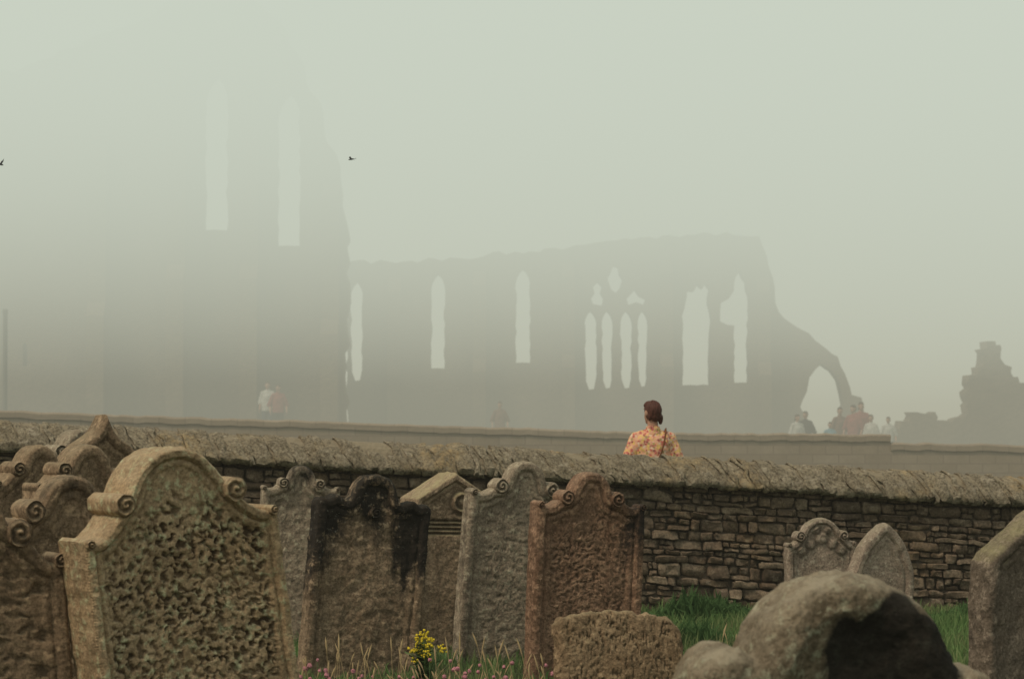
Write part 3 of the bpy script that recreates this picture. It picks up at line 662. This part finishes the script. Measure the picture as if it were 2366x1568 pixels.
def person_meshes(vs,headyaw,armout,sleeve,tail):
    hy=math.radians(headyaw); cH,sH=math.cos(hy),math.sin(hy); out=[]
    def R(x,y,z_): return (x*cH-y*sH, x*sH+y*cH, z_)
    def torso(bm,g):
        ell(bm,(0,0,.93),(.165+g,.115+g,.12+g)); ell(bm,(0,.0,1.08),(.140+g,.098+g,.16+g)); ell(bm,(0,-.005,1.26),(.160+g,.108+g,.17+g))
        ell(bm,(0,-.01,1.36),(.16+g,.088+g,.09+g))
        for sgn in (-1,1): limb(bm,(sgn*.05,-.012,1.442),(sgn*.160,-.008,1.400),.040+g,.050+g)
    el_=lambda sg:(sg*(.225+armout),-.03,1.12); wr=lambda sg:(sg*(.22+armout),.10,.90); sh=lambda sg:(sg*.172,-.005,1.388)
    bm=bmesh.new(); torso(bm,-.006)
    limb(bm,(0,-.012,1.42),R(0,.0,1.54),.054,.049)
    ell(bm,R(0,.0,1.645),(.072,.090,.103),hy); ell(bm,R(0,.035,1.60),(.058,.060,.073),hy)
    ell(bm,R(0,.062,1.553),(.034,.034,.028),hy)
    limb(bm,R(0,.092,1.66),R(0,.112,1.615),.009,.014); ell(bm,R(0,.090,1.578),(.026,.012,.010),hy)
    ell(bm,R(0,.085,1.672),(.050,.016,.010),hy)
    for sg in (-1,1):
        ell(bm,R(sg*.075,.0,1.628),(.012,.02,.032),hy)
        limb(bm,sh(sg),el_(sg),.046,.037); limb(bm,el_(sg),wr(sg),.037,.025)
        hand(bm,wr(sg),(Vector(wr(sg))-Vector(el_(sg))).normalized()+Vector((0,0,-.3)),sg)
        limb(bm,(sg*.085,0,.90),(sg*.095,.01,.49),.088,.055); limb(bm,(sg*.095,.01,.49),(sg*.095,-.02,.09),.052,.036)
    out.append(('body',voxel(bm,'body',vs,2),'skin'))
    for sg in (-1,1):
        bm=bmesh.new(); ell(bm,R(sg*.030,.084,1.648),(.012,.010,.008)); m=bpy.data.meshes.new('eye'); bm.to_mesh(m); bm.free(); out.append(('eye',m,'eye'))
    bm=bmesh.new(); torso(bm,.010)
    # loose straight-cut shirt: boxy back, collar band, wide sleeves
    bmesh.ops.create_cone(bm,cap_ends=True,segments=32,radius1=.190,radius2=.168,depth=.50,matrix=Matrix.Translation((0,-.010,1.09))@Matrix.Diagonal((1,.74,1,1)))
    ell(bm,(0,-.02,1.30),(.172,.118,.15)); limb(bm,(-.095,-.028,1.360),(.095,-.028,1.360),.092,.092)
    bmesh.ops.create_cone(bm,cap_ends=True,segments=24,radius1=.085,radius2=.066,depth=.075,matrix=Matrix.Translation((0,-.016,1.476))@Matrix.Diagonal((1,.95,1,1)))
    for sg in (-1,1):
        a=Vector(sh(sg)); b=a.lerp(Vector(el_(sg)),sleeve*1.5); limb(bm,a,a.lerp(b,.5),.059,.060)
        d=(b-a).normalized(); M=Matrix.Translation(a.lerp(b,.60))@d.to_track_quat('Z','Y').to_matrix().to_4x4()
        bmesh.ops.create_cone(bm,cap_ends=True,segments=20,radius1=.058,radius2=.080,depth=(b-a).length*.95,matrix=M)
    me=voxel(bm,'shirt',vs,6)
    n=len(me.vertices); co=np.empty(n*3); me.vertices.foreach_get('co',co); co=co.reshape(-1,3)
    dsp=.005*fbm(co[:,0]*14,co[:,2]*9,co[:,1]*12,seed=3,o=3)+.010*(1-np.abs(pn(co[:,0]*20+co[:,2]*6,co[:,2]*3.5,seed=9)))*sst(1.42,1.2,co[:,2])-.005; nr=np.empty(n*3); me.vertices.foreach_get('normal',nr); co+=nr.reshape(-1,3)*dsp[:,None]
    me.vertices.foreach_set('co',co.ravel()); me.update(); out.append(('shirt',me,'shirt'))
    bm=bmesh.new(); ell(bm,(0,0,.90),(.168,.118,.11))
    for sg in (-1,1): limb(bm,(sg*.088,0,.86),(sg*.098,.01,.49),.098,.072); limb(bm,(sg*.098,.01,.49),(sg*.098,-.02,.12),.072,.062)
    out.append(('trousers',voxel(bm,'trousers',max(vs,.01),2),'trousers'))
    for sg in (-1,1):
        bm=bmesh.new(); limb(bm,(sg*.098,-.05,.045),(sg*.105,.12,.035),.045,.036); ell(bm,(sg*.098,-.02,.08),(.042,.05,.05))
        out.append(('shoe',voxel(bm,'shoe',.01,2),'trousers'))
    bm=bmesh.new(); ell(bm,R(0,-.008,1.653),(.077,.090,.098),hy); ell(bm,R(0,-.036,1.608),(.058,.052,.058),hy)
    ell(bm,R(0,.04,1.702),(.062,.05,.042),hy)
    for sg in (-1,1): ell(bm,R(sg*.050,-.02,1.610),(.025,.035,.045),hy)
    if tail:
        limb(bm,R(.042,-.060,1.595),R(.056,-.048,1.540),.026,.015)
    me=voxel(bm,'hair',vs*.8,2)
    n=len(me.vertices); co=np.empty(n*3); me.vertices.foreach_get('co',co); co=co.reshape(-1,3)
    nr=np.empty(n*3); me.vertices.foreach_get('normal',nr); co+=nr.reshape(-1,3)*(.006*fbm(np.arctan2(co[:,1],co[:,0])*6,co[:,2]*9,seed=4,o=3))[:,None]
    me.vertices.foreach_set('co',co.ravel()); me.update(); out.append(('hair',me,'hair'))
    return out
def person(parts,loc,yaw,scale,label,shirt,trous,hair,group=None):
    root=bpy.data.objects.new('person',None); COL.objects.link(root)
    root['label']=label; root['category']='person'
    if group: root['group']=group
    M={'skin':SKIN,'eye':EYEM,'shirt':shirt,'trousers':trous,'hair':hair}
    for nm,me,mk in parts:
        m2=me.copy(); m2.materials.clear(); m2.name=nm; add_obj(nm,m2,M[mk],root)
    root.location=loc; root.rotation_euler=(0,0,math.radians(yaw)); root.scale=(scale,)*3
    return root
s=NT('floral_cloth'); v=s.obj(); vo=s.n('ShaderNodeTexVoronoi'); vo.inputs['Scale'].default_value=46; s.l(v,vo.inputs['Vector'])
sepc=s.n('ShaderNodeSeparateColor'); s.l(vo.outputs['Color'],sepc.inputs[0])
r=s.n('ShaderNodeValToRGB'); r.color_ramp.interpolation='CONSTANT'; s.l(sepc.outputs[0],r.inputs[0]); e_=r.color_ramp.elements
e_[0].color=(.72,.38,.24,1); e_[1].position=.88; e_[1].color=(.34,.09,.08,1)
for p_,c_ in ((.26,(.70,.46,.14)),(.40,(.54,.14,.11)),(.54,(.76,.56,.40)),(.68,(.38,.28,.11)),(.78,(.76,.38,.20))): e_.new(p_).color=(*c_,1)
col=s.mix(s.mr(vo.outputs['Distance'],.35,.7,.0,.5),r.outputs[0],(.72,.40,.26))
FLORAL=s.finish(col,.85,s.noise(v,9,3),.05,.6)
s=NT('red_brown_hair'); v=s.obj(); n=s.noise(s.stretch(v,(90,90,6)),1,4)
HAIR=s.finish(s.mix(n,(.04,.014,.009),(.13,.042,.024)),.6,n,.006,.8,.25)
DENIM=simple('denim',(.06,.07,.10)); DARK=simple('dark_cloth',(.05,.045,.045)); REDC=simple('red_cloth',(.30,.085,.07)); WHT=simple('white_cloth',(.55,.52,.47)); BLU=simple('blue_cloth',(.13,.27,.34)); BRH=simple('brown_hair',(.08,.045,.03)); BWN=simple('brown_cloth',(.20,.11,.08))
person(person_meshes(.006,28,.008,.5,True),(1.335,27,.02),4,1.02,'person with red-brown tied hair in short-sleeved floral shirt, back turned',FLORAL,DENIM,HAIR)
bgE=bpy.data.objects.new('shoulder_bag',None); COL.objects.link(bgE); bgE.location=(1.335,27,.02); bgE.scale=(1.02,)*3; bgE['label']='small brown shoulder bag on a thin crossbody strap'; bgE['category']='bag'
path=[(.115,.05,1.455),(.120,-.03,1.485),(.115,-.115,1.450),(.098,-.157,1.36),(.070,-.166,1.26),(.028,-.168,1.16),(-.05,-.165,1.05),(-.13,-.14,.95),(-.19,-.06,.88)]
cu=bpy.data.curves.new('strap','CURVE'); cu.dimensions='3D'; cu.bevel_depth=.009; sp=cu.splines.new('POLY'); sp.points.add(len(path)-1)
for i,p in enumerate(path): sp.points[i].co=(*p,1)
o=bpy.data.objects.new('tmp',cu); COL.objects.link(o); me=bpy.data.meshes.new_from_object(o.evaluated_get(bpy.context.evaluated_depsgraph_get())); bpy.data.objects.remove(o)
me.materials.clear(); me.name='strap'; LEA=simple('tan_leather',(.20,.08,.035)); add_obj('strap',me,LEA,bgE)
bm=bmesh.new(); bmesh.ops.create_cube(bm,size=1,matrix=Matrix.Translation((-.235,-.02,.80))@Matrix.Diagonal((.07,.24,.18,1))); bmesh.ops.bevel(bm,geom=bm.edges[:],offset=.02,segments=3,affect='EDGES')
m=bpy.data.meshes.new('pouch'); bm.to_mesh(m); bm.free(); add_obj('pouch',m,LEA,bgE)
G='visitors walking by the abbey ruins'
pA=person_meshes(.014,15,.0,.8,True); pB=person_meshes(.014,-20,.04,.8,False)
far=[((10.55,86),170,1.13,'person in red top and dark trousers with tied hair',REDC,DARK,BRH,pA),
((9.98,86.6),200,1.05,'person in brown jacket standing close to companions',BWN,DARK,BRH,pB),
((10.28,85.7),150,1.08,'person in dark red top beside companions',REDC,DENIM,BRH,pB),
((10.75,85.2),150,.92,'person in white shirt beside companions',WHT,DENIM,BRH,pA),
((9.50,85),185,.80,'child in blue top standing by the arch',BLU,DENIM,BRH,pB),
((8.92,86.5),160,.98,'person in dark coat facing the ruins',DARK,DARK,BRH,pB),
((8.62,86),200,.92,'person in white top next to dark coated companion',WHT,DARK,BRH,pA),
((11.9,90),180,.88,'person alone in white top and dark trousers',WHT,DARK,BRH,pB),
((-.40,94),185,.96,'person in faded brown clothing walking in fog',BWN,DARK,BRH,pB),
((-8.25,96),170,1.10,'person in white top in the fog',WHT,DENIM,BRH,pA),
((-7.85,95.5),190,1.06,'person in dull red top in the fog',REDC,DARK,BRH,pB)]
for (x,y),yw,sc,lb,a,b,c,pp in far:
    person(pp,(x,y,float(gz(x,y))),yw,sc,lb,a,b,c,group=G)
tick('people')

# ---------------------------------------------------------------- birds
BLK=simple('black_plumage',(.012,.012,.012))
def bird(loc,yaw,roll,span,label):
    V=[];F=[];n=8; L=span*.55
    for t,r in ((-.5,.0),(-.4,.04),(-.15,.11),(.1,.13),(.3,.09),(.38,.07),(.46,.06),(.5,.0)):
        for i in range(n): V.append((L*t,L*r*math.cos(i*2*math.pi/n),L*r*math.sin(i*2*math.pi/n)))
    for j in range(7):
        for i in range(n): F.append((j*n+i,j*n+(i+1)%n,(j+1)*n+(i+1)%n,(j+1)*n+i))
    for sg in (-1,1):
        b=len(V)
        pts=[(.2,.04,.03),(.28,.35,.22),(.12,.62,.24),(-.25,1.0,.12),(-.02,.6,.21),(-.05,.3,.18),(-.1,.04,.02)]
        for x,y,zz in pts: V.append((L*x,sg*y*span*.5,zz*span*.5))
        F+= [(b,b+1,b+5,b+6),(b+1,b+2,b+4,b+5),(b+2,b+3,b+4)]
    b=len(V); V+=[(-L*.42,-L*.03,0),(-L*.42,L*.03,0),(-L*.8,L*.14,0),(-L*.66,0,0),(-L*.8,-L*.14,0)]; F.append((b,b+1,b+2,b+3,b+4))
    o=add_obj('bird',new_mesh('bird',V,F),BLK,label=label,category='bird',group='small birds flying in the fog')
    o.location=loc; o.rotation_euler=(math.radians(roll),math.radians(8),math.radians(yaw))
bird((-1.30,23,3.74),165,15,.10,'small black bird gliding in foggy sky')
bird((-4.145,23,3.70),60,-35,.13,'small black bird with a bent wing in foggy sky')
